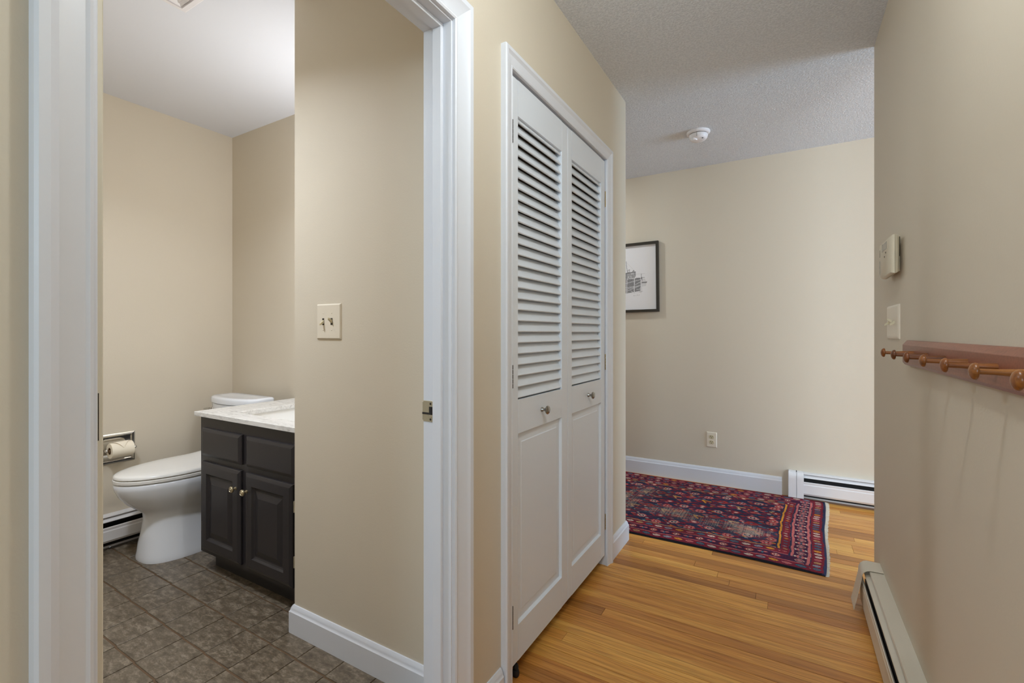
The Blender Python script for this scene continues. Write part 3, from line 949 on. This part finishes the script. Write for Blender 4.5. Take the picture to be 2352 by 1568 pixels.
# ---------------------------------------------------------------- toilet paper holder and roll
py0, py1, pz0, pz1 = 1.020, 1.184, 0.447, 0.609
d = thing('paper_holder', (XB, 1.10, pz0), 'recessed chrome toilet paper holder in the bathroom wall', 'paper holder')
fr = ((XB, 0, 0), (0, 1, 0), (0, 0, 1), (1, 0, 0))
MB().nested(fr, py0, py1, pz0, pz1, [(0, 0), (0.001, 0.006), (0.006, 0.008), (0.013, 0.007), (0.016, 0.003), (0.019, 0.0015)]).build('plate', M_CHROME, d)
for y_, s_ in ((1.041, 1), (1.166, -1)):
    MB().lathe([(0.007, 0), (0.0065, 0.04), (0.0085, 0.046), (0.0088, 0.052), (0.006, 0.057), (0.002, 0.059)], (XB + 0.004, y_, 0.528), (1, 0, 0), 14).build('post', M_CHROME, d, 40)
MB().lathe([(0.0055, 0), (0.0055, 0.12)], (XB + 0.055, 1.0435, 0.526), (0, 1, 0), 14).build('spindle', M_TUBE, d, 40)
d = thing('toilet_roll', (XB + 0.055, 1.11, 0.48), 'cream toilet paper roll with folded triangle end', 'toilet paper')
ax = Vector((XB + 0.055, 1.053, 0.526))
RR = 0.0405
MB().lathe([(0.019, 0), (RR - 0.001, 0), (RR, 0.001), (RR, 0.097), (RR - 0.001, 0.098), (0.019, 0.098), (0.019, 0)], ax, (0, 1, 0), 40, False).build('paper', M_PAPER, d, 40)
MB().lathe([(0.0175, 0.001), (0.019, 0.001), (0.019, 0.097), (0.0175, 0.097), (0.0175, 0.001)], ax, (0, 1, 0), 30, False).build('core', M_TUBE, d, 40)
# triangular folded sheet lying on the roll
fv, ff_ = [], []
NA, NS = 8, 10
for i in range(NA + 1):
    t = i / NA
    an = R(112 - 92 * t)
    half = 0.048 * (1 - t)
    for j in range(NS + 1):
        y_ = ax.y + 0.049 + half * (2 * j / NS - 1)
        rr_ = RR + 0.0026 + 0.0022 * math.sin(math.pi * t)
        fv.append((ax.x + rr_ * math.cos(an), y_, ax.z + rr_ * math.sin(an)))
for i in range(NA):
    for j in range(NS):
        a = i * (NS + 1) + j
        ff_.append((a, a + 1, a + NS + 2, a + NS + 1))
fm = MB()
fm.v, fm.f = fv, ff_
fo = fm.build('folded_sheet', M_PAPER, d, 60)
sm = fo.modifiers.new('thickness', 'SOLIDIFY')
sm.thickness = 0.0012


# ---------------------------------------------------------------- framed drawing
PX0, PX1, PZ0, PZ1 = -1.350, -0.889, 1.323, 1.893
d = thing('framed_drawing', (-1.12, YF, PZ0), 'black framed ink drawing of a boat half hidden by the closet corner', 'picture')
d.rotation_euler = (0, R(-0.6), 0)
fw, fd = 0.021, 0.030
fm = MB()
ro = [(PX0, PZ0), (PX1, PZ0), (PX1, PZ1), (PX0, PZ1)]
ri = [(PX0 + fw, PZ0 + fw), (PX1 - fw, PZ0 + fw), (PX1 - fw, PZ1 - fw), (PX0 + fw, PZ1 - fw)]
for i in range(4):
    j = (i + 1) % 4
    q = [ro[i], ro[j], ri[j], ri[i]]
    one = MB().prism([(x, YF - 0.004, z) for x, z in q], (0, -(fd - 0.004), 0))
    one.build('frame_bar', M_FRAME, d)
MB().box(PX0 + 0.004, PX1 - 0.004, YF - 0.008, YF - 0.0005, PZ0 + 0.004, PZ1 - 0.004).build('backing', M_FRAME, d)
# the drawing itself: ink painted on a fine sheet
st = 0.0018
px0, px1, pz0_, pz1_ = PX0 + fw - 0.002, PX1 - fw + 0.002, PZ0 + fw - 0.002, PZ1 - fw + 0.002
nx, nz = int((px1 - px0) / st), int((pz1_ - pz0_) / st)
gx, gz = np.meshgrid(np.linspace(px0, px1, nx + 1), np.linspace(pz0_, pz1_, nz + 1))
ink = np.ones_like(gx)
# sketch coordinates s, t: s grows to the right (0 at the closet corner line), t downward; one unit is a thousandth of the visible strip
S0, S1, T0, T1 = -1.160, -0.924, 1.753, 1.400
gs = (gx - S0) / (S1 - S0) * 1160
gt = (gz - T0) / (T1 - T0) * 1568


def seg(x0, y0, x1, y1, w_, dark):
    dx, dy = x1 - x0, y1 - y0
    tt = np.clip(((gs - x0) * dx + (gt - y0) * dy) / (dx * dx + dy * dy + 1e-9), 0, 1)
    dist = np.hypot(gs - x0 - tt * dx, gt - y0 - tt * dy)
    np.minimum(ink, np.where(dist < w_, dark, 1.0), out=ink)


def lite(x0, y0, x1, y1, w_, val=0.9):
    dx, dy = x1 - x0, y1 - y0
    tt = np.clip(((gs - x0) * dx + (gt - y0) * dy) / (dx * dx + dy * dy + 1e-9), 0, 1)
    dist = np.hypot(gs - x0 - tt * dx, gt - y0 - tt * dy)
    ink[dist < w_] = val


def quad(pts, dark, tex=0.0):
    m_ = np.ones_like(gs, bool)
    n_ = len(pts)
    for i in range(n_):
        (ax_, ay_), (bx_, by_) = pts[i], pts[(i + 1) % n_]
        m_ &= ((bx_ - ax_) * (gt - ay_) - (by_ - ay_) * (gs - ax_)) >= 0
    val = dark + tex * (rng.random(gs.shape) - 0.5)
    ink[m_] = np.minimum(ink[m_], np.clip(val, 0.05, 1)[m_])


# wheelhouse, hull and jetty of the boat
quad([(-420, 700), (600, 660), (590, 1130), (70, 1195), (-420, 1215)], 0.26, 0.35)
quad([(-300, 480), (385, 415), (395, 590), (360, 650), (-300, 690)], 0.42, 0.5)
quad([(-380, 470), (385, 412), (390, 440), (-380, 505)], 0.16)
quad([(250, 415), (330, 350), (352, 405)], 0.25)
quad([(645, 805), (860, 800), (845, 858), (645, 860)], 0.28, 0.1)
quad([(650, 700), (760, 690), (830, 790), (650, 790)], 0.80, 0.1)
quad([(660, 870), (830, 860), (820, 960), (660, 985)], 0.82, 0.08)
for x_ in (-250, -120, 40, 350, 620):
    lite(x_, 660, x_ - 10, 1200, 17, 0.80)
for (a_, b_, c_, d_) in ((-400, 1010, 600, 940), (-400, 900, 600, 720), (60, 1110, 600, 930), (380, 900, 600, 800), (70, 1030, 340, 985), (430, 1080, 590, 1060), (190, 1105, 280, 1165), (-380, 1120, 60, 1060)):
    lite(a_, b_, c_, d_, 9, 0.78)
for (a_, b_, c_, d_, w_) in ((20, 20, 60, 450, 9), (-200, 100, -190, 470, 8), (630, 515, 635, 700, 9), (655, 640, 660, 780, 12), (90, 345, 170, 330, 7), (95, 350, 100, 440, 8), (150, 350, 155, 440, 9), (90, 438, 185, 436, 7), (390, 420, 395, 590, 10),
                             (400, 510, 780, 508, 4), (680, 652, 765, 650, 7), (400, 660, 610, 665, 8), (20, 480, 20, 700, 12), (540, 1165, 680, 1150, 6), (650, 860, 655, 1110, 5), (-200, 120, 20, 470, 3), (40, 60, 390, 420, 3)):
    seg(a_, b_, c_, d_, w_, 0.18 if w_ > 5 else 0.62)
for (a_, b_) in ((230, 470), (290, 465), (110, 590), (210, 585)):
    lite(a_, b_, a_ + 4, b_ + 25, 16, 0.85)
# pencilled caption
cpts = [(300, 1300), (330, 1275), (318, 1312), (350, 1290), (368, 1300), (385, 1285), (412, 1300), (415, 1290)]
for i in range(len(cpts) - 1):
    seg(*cpts[i], *cpts[i + 1], 5, 0.68)
cpts = [(445, 1300), (455, 1262), (480, 1275), (460, 1285), (490, 1292), (510, 1282), (520, 1294), (540, 1284), (555, 1268), (560, 1290)]
for i in range(len(cpts) - 1):
    seg(*cpts[i], *cpts[i + 1], 5, 0.68)
seg(200, 1210, 640, 1180, 4, 0.75)
colr = np.stack([ink * 0.80, ink * 0.79, ink * 0.80, np.ones_like(ink)], -1).astype(np.float32)


def grid_mesh(name, P, col, m, parent):
    h_, w_ = P.shape[:2]
    idx = np.arange(h_ * w_).reshape(h_, w_)
    F = np.stack([idx[:-1, :-1], idx[:-1, 1:], idx[1:, 1:], idx[1:, :-1]], -1).reshape(-1, 4)
    me = bpy.data.meshes.new(name)
    me.vertices.add(h_ * w_)
    me.vertices.foreach_set('co', P.reshape(-1).astype(np.float32))
    me.loops.add(F.size)
    me.loops.foreach_set('vertex_index', F.reshape(-1).astype(np.int32))
    me.polygons.add(len(F))
    me.polygons.foreach_set('loop_start', np.arange(0, F.size, 4, dtype=np.int32))
    me.update(calc_edges=True)
    a = me.color_attributes.new('Col', 'FLOAT_COLOR', 'POINT')
    a.data.foreach_set('color', col.reshape(-1))
    me.materials.append(m)
    o = bpy.data.objects.new(name, me)
    C.objects.link(o)
    put(o, parent)
    return o


grid_mesh('drawing_sheet', np.stack([gx, np.full_like(gx, YF - 0.012), gz], -1), colr, M_PRINT, d)
g_ = mat('picture_glass', (255, 255, 255), 0.03)
bsdf(g_).inputs['Transmission Weight'].default_value = 0.0
bsdf(g_).inputs['Alpha'].default_value = 0.04
MB().box(px0, px1, YF - 0.0165, YF - 0.0145, pz0_, pz1_).build('glass', g_, d)

# ---------------------------------------------------------------- rug
RL, RW = 1.95, 1.150             # length built, width
RY0 = 2.664
sx_, sy_ = 0.0033, 0.0030
nu, nv = int(RL / sx_), int(RW / sy_)
u, v = np.meshgrid(np.linspace(0, RL, nu + 1), np.linspace(0, RW, nv + 1))   # u from the fringed end, v from the near side
NAVY = np.array((40, 42, 64)); RED = np.array((116, 30, 42)); DRED = np.array((92, 24, 44)); PINK = np.array((186, 98, 94)); PURP = np.array((64, 26, 50))
ORNG = np.array((206, 134, 44)); TEAL = np.array((52, 98, 112)); CREAM = np.array((204, 178, 160)); TAN = np.array((176, 132, 86)); BRICK = np.array((146, 46, 40)); BLACK = np.array((26, 24, 30)); GREY = np.array((128, 132, 140)); WORN = np.array((168, 146, 124))
col = np.empty(u.shape + (3,))
col[:] = NAVY
wob = 0.0015 * np.sin(u * 21 + 3 * v) + 0.0016 * np.sin(v * 37 + 1.3) + 0.0012 * np.sin(v * 71)
uu = u + wob + 0.003 * np.sin(v * 6)
vv = v + 0.003 * np.sin(u * 17 + 0.5) + 0.002 * np.sin(u * 41)
vm = np.minimum(vv, RW - vv)                       # distance from the nearest long side


def fill(mask, c):
    col[mask] = c


def blob(cu, cv, ru, rv, c, sq=2.0):
    fill((np.abs((uu - cu) / ru) ** sq + np.abs((vv - cv) / rv) ** sq) < 1, c)


def line(u0, v0, u1, v1, w_, c):
    du, dv = u1 - u0, v1 - v0
    a0, a1 = max(0, int((min(u0, u1) - .03) / sx_)), min(nu + 1, int((max(u0, u1) + .03) / sx_) + 1)
    b0, b1 = max(0, int((min(v0, v1) - .03) / sy_)), min(nv + 1, int((max(v0, v1) + .03) / sy_) + 1)
    if a1 <= a0 or b1 <= b0:
        return
    U, V = uu[b0:b1, a0:a1], vv[b0:b1, a0:a1]
    tt = np.clip(((U - u0) * du + (V - v0) * dv) / (du * du + dv * dv + 1e-12), 0, 1)
    m_ = np.hypot(U - u0 - tt * du, V - v0 - tt * dv) < w_
    col[b0:b1, a0:a1][m_] = c


def lblob(cu, cv, ru, rv, c, sq=2.0):
    a0, a1 = max(0, int((cu - ru - .02) / sx_)), min(nu + 1, int((cu + ru + .02) / sx_) + 1)
    b0, b1 = max(0, int((cv - rv - .02) / sy_)), min(nv + 1, int((cv + rv + .02) / sy_) + 1)
    if a1 <= a0 or b1 <= b0:
        return
    U, V = uu[b0:b1, a0:a1], vv[b0:b1, a0:a1]
    m_ = (np.abs((U - cu) / ru) ** sq + np.abs((V - cv) / rv) ** sq) < 1
    col[b0:b1, a0:a1][m_] = c


E0 = 0.222                                          # end border depth
S0_ = 0.205                                         # side border depth
rnd = random.Random(5)
# ---- field: a lattice of flowers on navy
for row in range(-1, 9):
    for cl in range(-1, 19):
        cu = E0 + 0.050 + cl * 0.100
        cv = S0_ + 0.035 + row * 0.098 + (0.049 if cl % 2 else 0)
        if not (S0_ - 0.02 < cv < RW - S0_ + 0.02):
            continue
        cu += rnd.uniform(-0.006, 0.006)
        cv += rnd.uniform(-0.006, 0.006)
        k = (row * 2 + cl * 3) % 6
        # red lattice stems and a leaf cluster between the flowers
        line(cu - 0.05, cv - 0.012, cu + 0.055, cv + 0.045, 0.0050, DRED)
        line(cu - 0.05, cv + 0.012, cu + 0.055, cv - 0.045, 0.0045, RED)
        if (row + cl) % 2 == 0:
            lblob(cu + 0.050, cv, 0.021, 0.015, BRICK, 1.2)
            lblob(cu + 0.046, cv + 0.004, 0.010, 0.008, RED, 1.3)
        else:
            line(cu + 0.036, cv - 0.016, cu + 0.066, cv + 0.010, 0.0060, BRICK)
            line(cu + 0.066, cv + 0.010, cu + 0.044, cv + 0.016, 0.0045, PINK)
        if k in (0, 3):
            lblob(cu, cv, 0.030, 0.027, BRICK); lblob(cu, cv, 0.022, 0.019, CREAM if k else PINK); lblob(cu, cv, 0.017, 0.014, NAVY if k else RED); lblob(cu, cv, 0.007, 0.006, CREAM)
            for q in range(8):
                an = q * math.pi / 4
                lblob(cu + 0.026 * math.cos(an), cv + 0.022 * math.sin(an), 0.006, 0.006, PINK)
        elif k == 1:
            lblob(cu, cv, 0.038, 0.032, BRICK, 1.2); lblob(cu, cv, 0.020, 0.014, RED, 1.2); lblob(cu + 0.004, cv, 0.008, 0.007, TEAL)
            lblob(cu - 0.040, cv + 0.032, 0.012, 0.008, TEAL, 1.5)
        elif k == 2:
            lblob(cu, cv, 0.030, 0.026, RED); lblob(cu, cv, 0.016, 0.014, PINK); lblob(cu, cv, 0.009, 0.008, CREAM)
        elif k == 4:
            c_ = ORNG if (row + cl) % 3 == 0 else TAN
            line(cu - 0.034, cv + 0.016, cu + 0.016, cv + 0.020, 0.0062, c_); line(cu + 0.016, cv + 0.020, cu - 0.012, cv - 0.024, 0.0055, c_); lblob(cu + 0.030, cv - 0.006, 0.017, 0.011, RED)
            lblob(cu + 0.038, cv + 0.024, 0.012, 0.008, TEAL)
        else:
            lblob(cu, cv, 0.033, 0.020, BRICK, 1.3); line(cu - 0.020, cv + 0.005, cu + 0.020, cv - 0.005, 0.0050, PINK); lblob(cu - 0.002, cv + 0.032, 0.013, 0.007, CREAM, 1.4)
        for q in range(4):
            lblob(cu + rnd.uniform(-.05, .05), cv + rnd.uniform(-.05, .05), rnd.uniform(.006, .012), rnd.uniform(.004, .007), rnd.choice([PINK, TEAL, CREAM, RED, GREY, BRICK, ORNG, RED, DRED]), 1.5)
for q in range(5):                                  # palmettes facing the end band
    cv = S0_ + 0.09 + q * 0.145
    lblob(E0 + 0.032, cv, 0.030, 0.030, PINK if q % 2 == 0 else RED, 1.3); lblob(E0 + 0.036, cv, 0.017, 0.018, BRICK, 1.4); lblob(E0 + 0.038, cv, 0.007, 0.007, CREAM)
# worn patches showing warp threads
nz1 = np.zeros_like(u)
for _ in range(60):
    fu, fv_, ph_ = rng.uniform(2, 26), rng.uniform(2, 26), rng.uniform(0, 6.28)
    nz1 += np.sin(u * fu + v * fv_ * (1 if rng.random() < .5 else -1) + ph_) / 8
patch = (1.15 * np.exp(-(((u - 0.42) / 0.17) ** 2 + ((v - 0.36) / 0.085) ** 2)) + 1.1 * np.exp(-(((u - 0.78) / 0.19) ** 2 + ((v - 0.43) / 0.09) ** 2))
         + 1.1 * np.exp(-(((u - 1.16) / 0.12) ** 2 + ((v - 0.48) / 0.22) ** 2)) + 0.8 * np.exp(-(((u - 1.05) / 0.12) ** 2 + ((v - 0.78) / 0.11) ** 2)) + 0.12)
th = rng.random((1, nu + 1)) * 0.62 + rng.random((nv + 1, 1)) * 0.12 + rng.random(u.shape) * 0.36
worn = (np.minimum(patch, 0.92) + 0.10 * nz1) > (0.40 + th * 0.86)
field = (uu > E0) & (vm > S0_)
wf = worn & field
col[wf] = col[wf] * 0.30 + WORN * 0.70
fade = (patch > 0.35) & field & ~worn
col[fade] = col[fade] * 0.80 + np.array((112, 100, 98)) * 0.20
# ---- side borders, from the outer edge inward
side = uu > 0.02
fill((vm < S0_) & side, RED)
fill((vm < 0.013) & side, BLACK)
fill((vm > 0.072) & (vm < 0.1375) & side, PURP)
for a, w_, c_ in ((0.0705, 0.0035, PINK), (0.1390, 0.0035, PINK), (0.076, 0.0025, NAVY), (0.1345, 0.0025, NAVY), (0.2015, 0.0040, TAN), (0.195, 0.0025, NAVY)):
    fill((np.abs(vm - a) < w_) & side, c_)


def motif_row(center, along, pitch, half, thick, colors, start, end, fn=lambda c_, t: None, offset=0.0):
    k_ = 0
    t = start + offset
    while t < end:
        fn(center, t, colors[k_ % len(colors)], k_)
        t += pitch
        k_ += 1


CYC = [CREAM, TEAL, PINK, ORNG, GREY, CREAM, TEAL, TAN]
for sgn in (0, 1):
    for band, off in ((0.042, 0.0), (0.170, 0.03)):
        t = 0.05 + off
        k_ = 0
        while t < RL - 0.02:
            c_ = CYC[(k_ + sgn * 3) % 8]
            cv = band if sgn == 0 else RW - band
            lblob(t, cv, 0.027, 0.0185, PURP, 1.5)
            lblob(t, cv, 0.023, 0.0125, c_, 1.4)
            line(t - 0.010, cv, t + 0.010, cv, 0.0022, RED)
            t += 0.058
            k_ += 1
    t = 0.22
    k_ = 0
    while t < RL - 0.02:
        cv = 0.105 if sgn == 0 else RW - 0.105
        if k_ % 2 == 0:
            lblob(t, cv, 0.024, 0.020, BRICK, 1.6); lblob(t, cv, 0.016, 0.014, CREAM, 1.6); lblob(t, cv, 0.012, 0.010, RED); lblob(t, cv, 0.005, 0.005, CREAM)
        else:
            for dx_ in (-0.013, 0.013):
                lblob(t + dx_, cv + 0.004, 0.012, 0.008, PINK, 1.3)
            lblob(t, cv - 0.004, 0.006, 0.012, TEAL, 1.4)
        t += 0.062
        k_ += 1
# ---- end border, from the fringe inward
vin = vm


EK = 0.74


def endband(a, b_, c_, lo):
    fill((uu > a * EK) & (uu < b_ * EK) & (vm > lo), c_)


fill(uu < 0.020 * EK, NAVY)
endband(0.020, 0.094, RED, 0.013)
endband(0.094, 0.128, NAVY, 0.066)
endband(0.100, 0.117, PINK, 0.070)
endband(0.120, 0.196, PURP, 0.080)
endband(0.196, 0.226, NAVY, 0.134)
endband(0.199, 0.215, PINK, 0.138)
endband(0.228, 0.280, RED, 0.145)
endband(0.280, 0.312, NAVY, 0.197)
endband(0.286, 0.300, ORNG, 0.200)
t = 0.045
k_ = 0
while t < RW - 0.03:
    c_ = CYC[(k_ * 3 + 1) % 8]
    lblob(0.057 * EK, t, 0.026 * EK, 0.0150, DRED, 1.6); lblob(0.057 * EK, t, 0.023 * EK, 0.0115, c_, 1.7); line(0.048 * EK, t + 0.003, 0.066 * EK, t - 0.003, 0.0024, RED)
    t += 0.0365
    k_ += 1
t = 0.100
k_ = 0
while t < RW - 0.09:
    if k_ % 2 == 0:
        lblob(0.157 * EK, t, 0.022, 0.022, CREAM, 1.2); lblob(0.157 * EK, t, 0.018, 0.018, RED, 1.4); lblob(0.157 * EK, t, 0.010, 0.011, GREY, 1.4); lblob(0.157 * EK, t, 0.008, 0.007, PINK)
    else:
        for q in (-1, 1):
            lblob((0.157 + q * 0.012) * EK, t, 0.010, 0.017, PINK, 1.3); lblob((0.157 + q * 0.031) * EK, t, 0.006, 0.010, CREAM, 1.2)
        lblob(0.157 * EK, t, 0.008, 0.007, TEAL)
    t += 0.0455
    k_ += 1
t = 0.175
k_ = 0
while t < RW - 0.16:
    c_ = CYC[(k_ * 5 + 2) % 8]
    lblob(0.253 * EK, t, 0.017 * EK, 0.0110, DRED, 1.5); lblob(0.253 * EK, t, 0.0145 * EK, 0.0085, c_, 1.5); line(0.245 * EK, t + 0.003, 0.261 * EK, t - 0.003, 0.0022, RED)
    t += 0.036
    k_ += 1
# pile shading noise of the wool itself
col *= (1 + 0.30 * (rng.random(u.shape) - 0.5))[..., None] * (1 + 0.07 * nz1)[..., None]
col = col * 0.93 + np.array((92, 82, 84)) * 0.07
lin = np.clip(col / 255, 0, 1)
lin = np.where(lin <= 0.04045, lin / 12.92, ((lin + 0.055) / 1.055) ** 2.4)
rgba = np.concatenate([lin, np.ones(u.shape + (1,))], -1).astype(np.float32)
xr = 0.158 + 0.062 * v / RW * 1.0
X = xr - u * (1.0) + 0.004 * np.sin(v * 8)
Yr = RY0 + v + 0.006 * np.sin((u - 0.2) * 3.1) * (1 - v / RW) + 0.004 * np.sin(u * 5)
edge = np.minimum(np.minimum(u, RL - u), np.minimum(v, RW - v))
Z = 0.0035 + 0.0050 * np.clip(edge / 0.008, 0, 1) + 0.0008 * nz1
rug = thing('area_rug', (-0.8, 3.24, 0), 'worn red and navy patterned runner rug along the far wall', 'rug')
grid_mesh('rug_pile', np.stack([X, Yr, Z], -1), rgba, M_RUG, rug)
# underside and whipped edges
eb = MB()
def edge_strip(P):
    n_ = len(P)
    base = len(eb.v)
    for p in P:
        eb.v.append((p[0], p[1], p[2] + 0.0005)); eb.v.append((p[0], p[1], 0.0004))
    for i in range(n_ - 1):
        eb.f.append((base + 2 * i, base + 2 * i + 1, base + 2 * i + 3, base + 2 * i + 2))
PP = np.stack([X, Yr, Z], -1)
edge_strip(PP[0, ::8]); edge_strip(PP[-1, ::8]); edge_strip(PP[::8, 0]); edge_strip(PP[::8, -1])
eb.build('rug_edge', M_RUBBER, rug)
fb = MB()
for k in range(330):
    v0 = RW * k / 329
    i = min(nv, int(v0 / sy_))
    x0_, y0_ = X[i, 0], Yr[i, 0]
    ln = random.uniform(0.010, 0.018) * (0.75 + 0.5 * v0 / RW)
    dy = random.uniform(-0.006, 0.006)
    w2 = 0.0022
    fb.rings([[(x0_ - 0.003, y0_ - w2, 0.001), (x0_ - 0.003, y0_ + w2, 0.001), (x0_ - 0.003, y0_, 0.0048)],
              [(x0_ + ln * 0.5, y0_ - w2 + dy * 0.5, 0.0008), (x0_ + ln * 0.5, y0_ + w2 + dy * 0.5, 0.0008), (x0_ + ln * 0.5, y0_ + dy * 0.5, 0.0042)],
              [(x0_ + ln, y0_ - w2 * 0.6 + dy, 0.0005), (x0_ + ln, y0_ + w2 * 0.6 + dy, 0.0005), (x0_ + ln, y0_ + dy, 0.0018)]])
fo = fb.build('fringe', M_FRINGE, rug)
fo['kind'] = 'stuff'
fo['label'] = 'short cream cotton fringe'
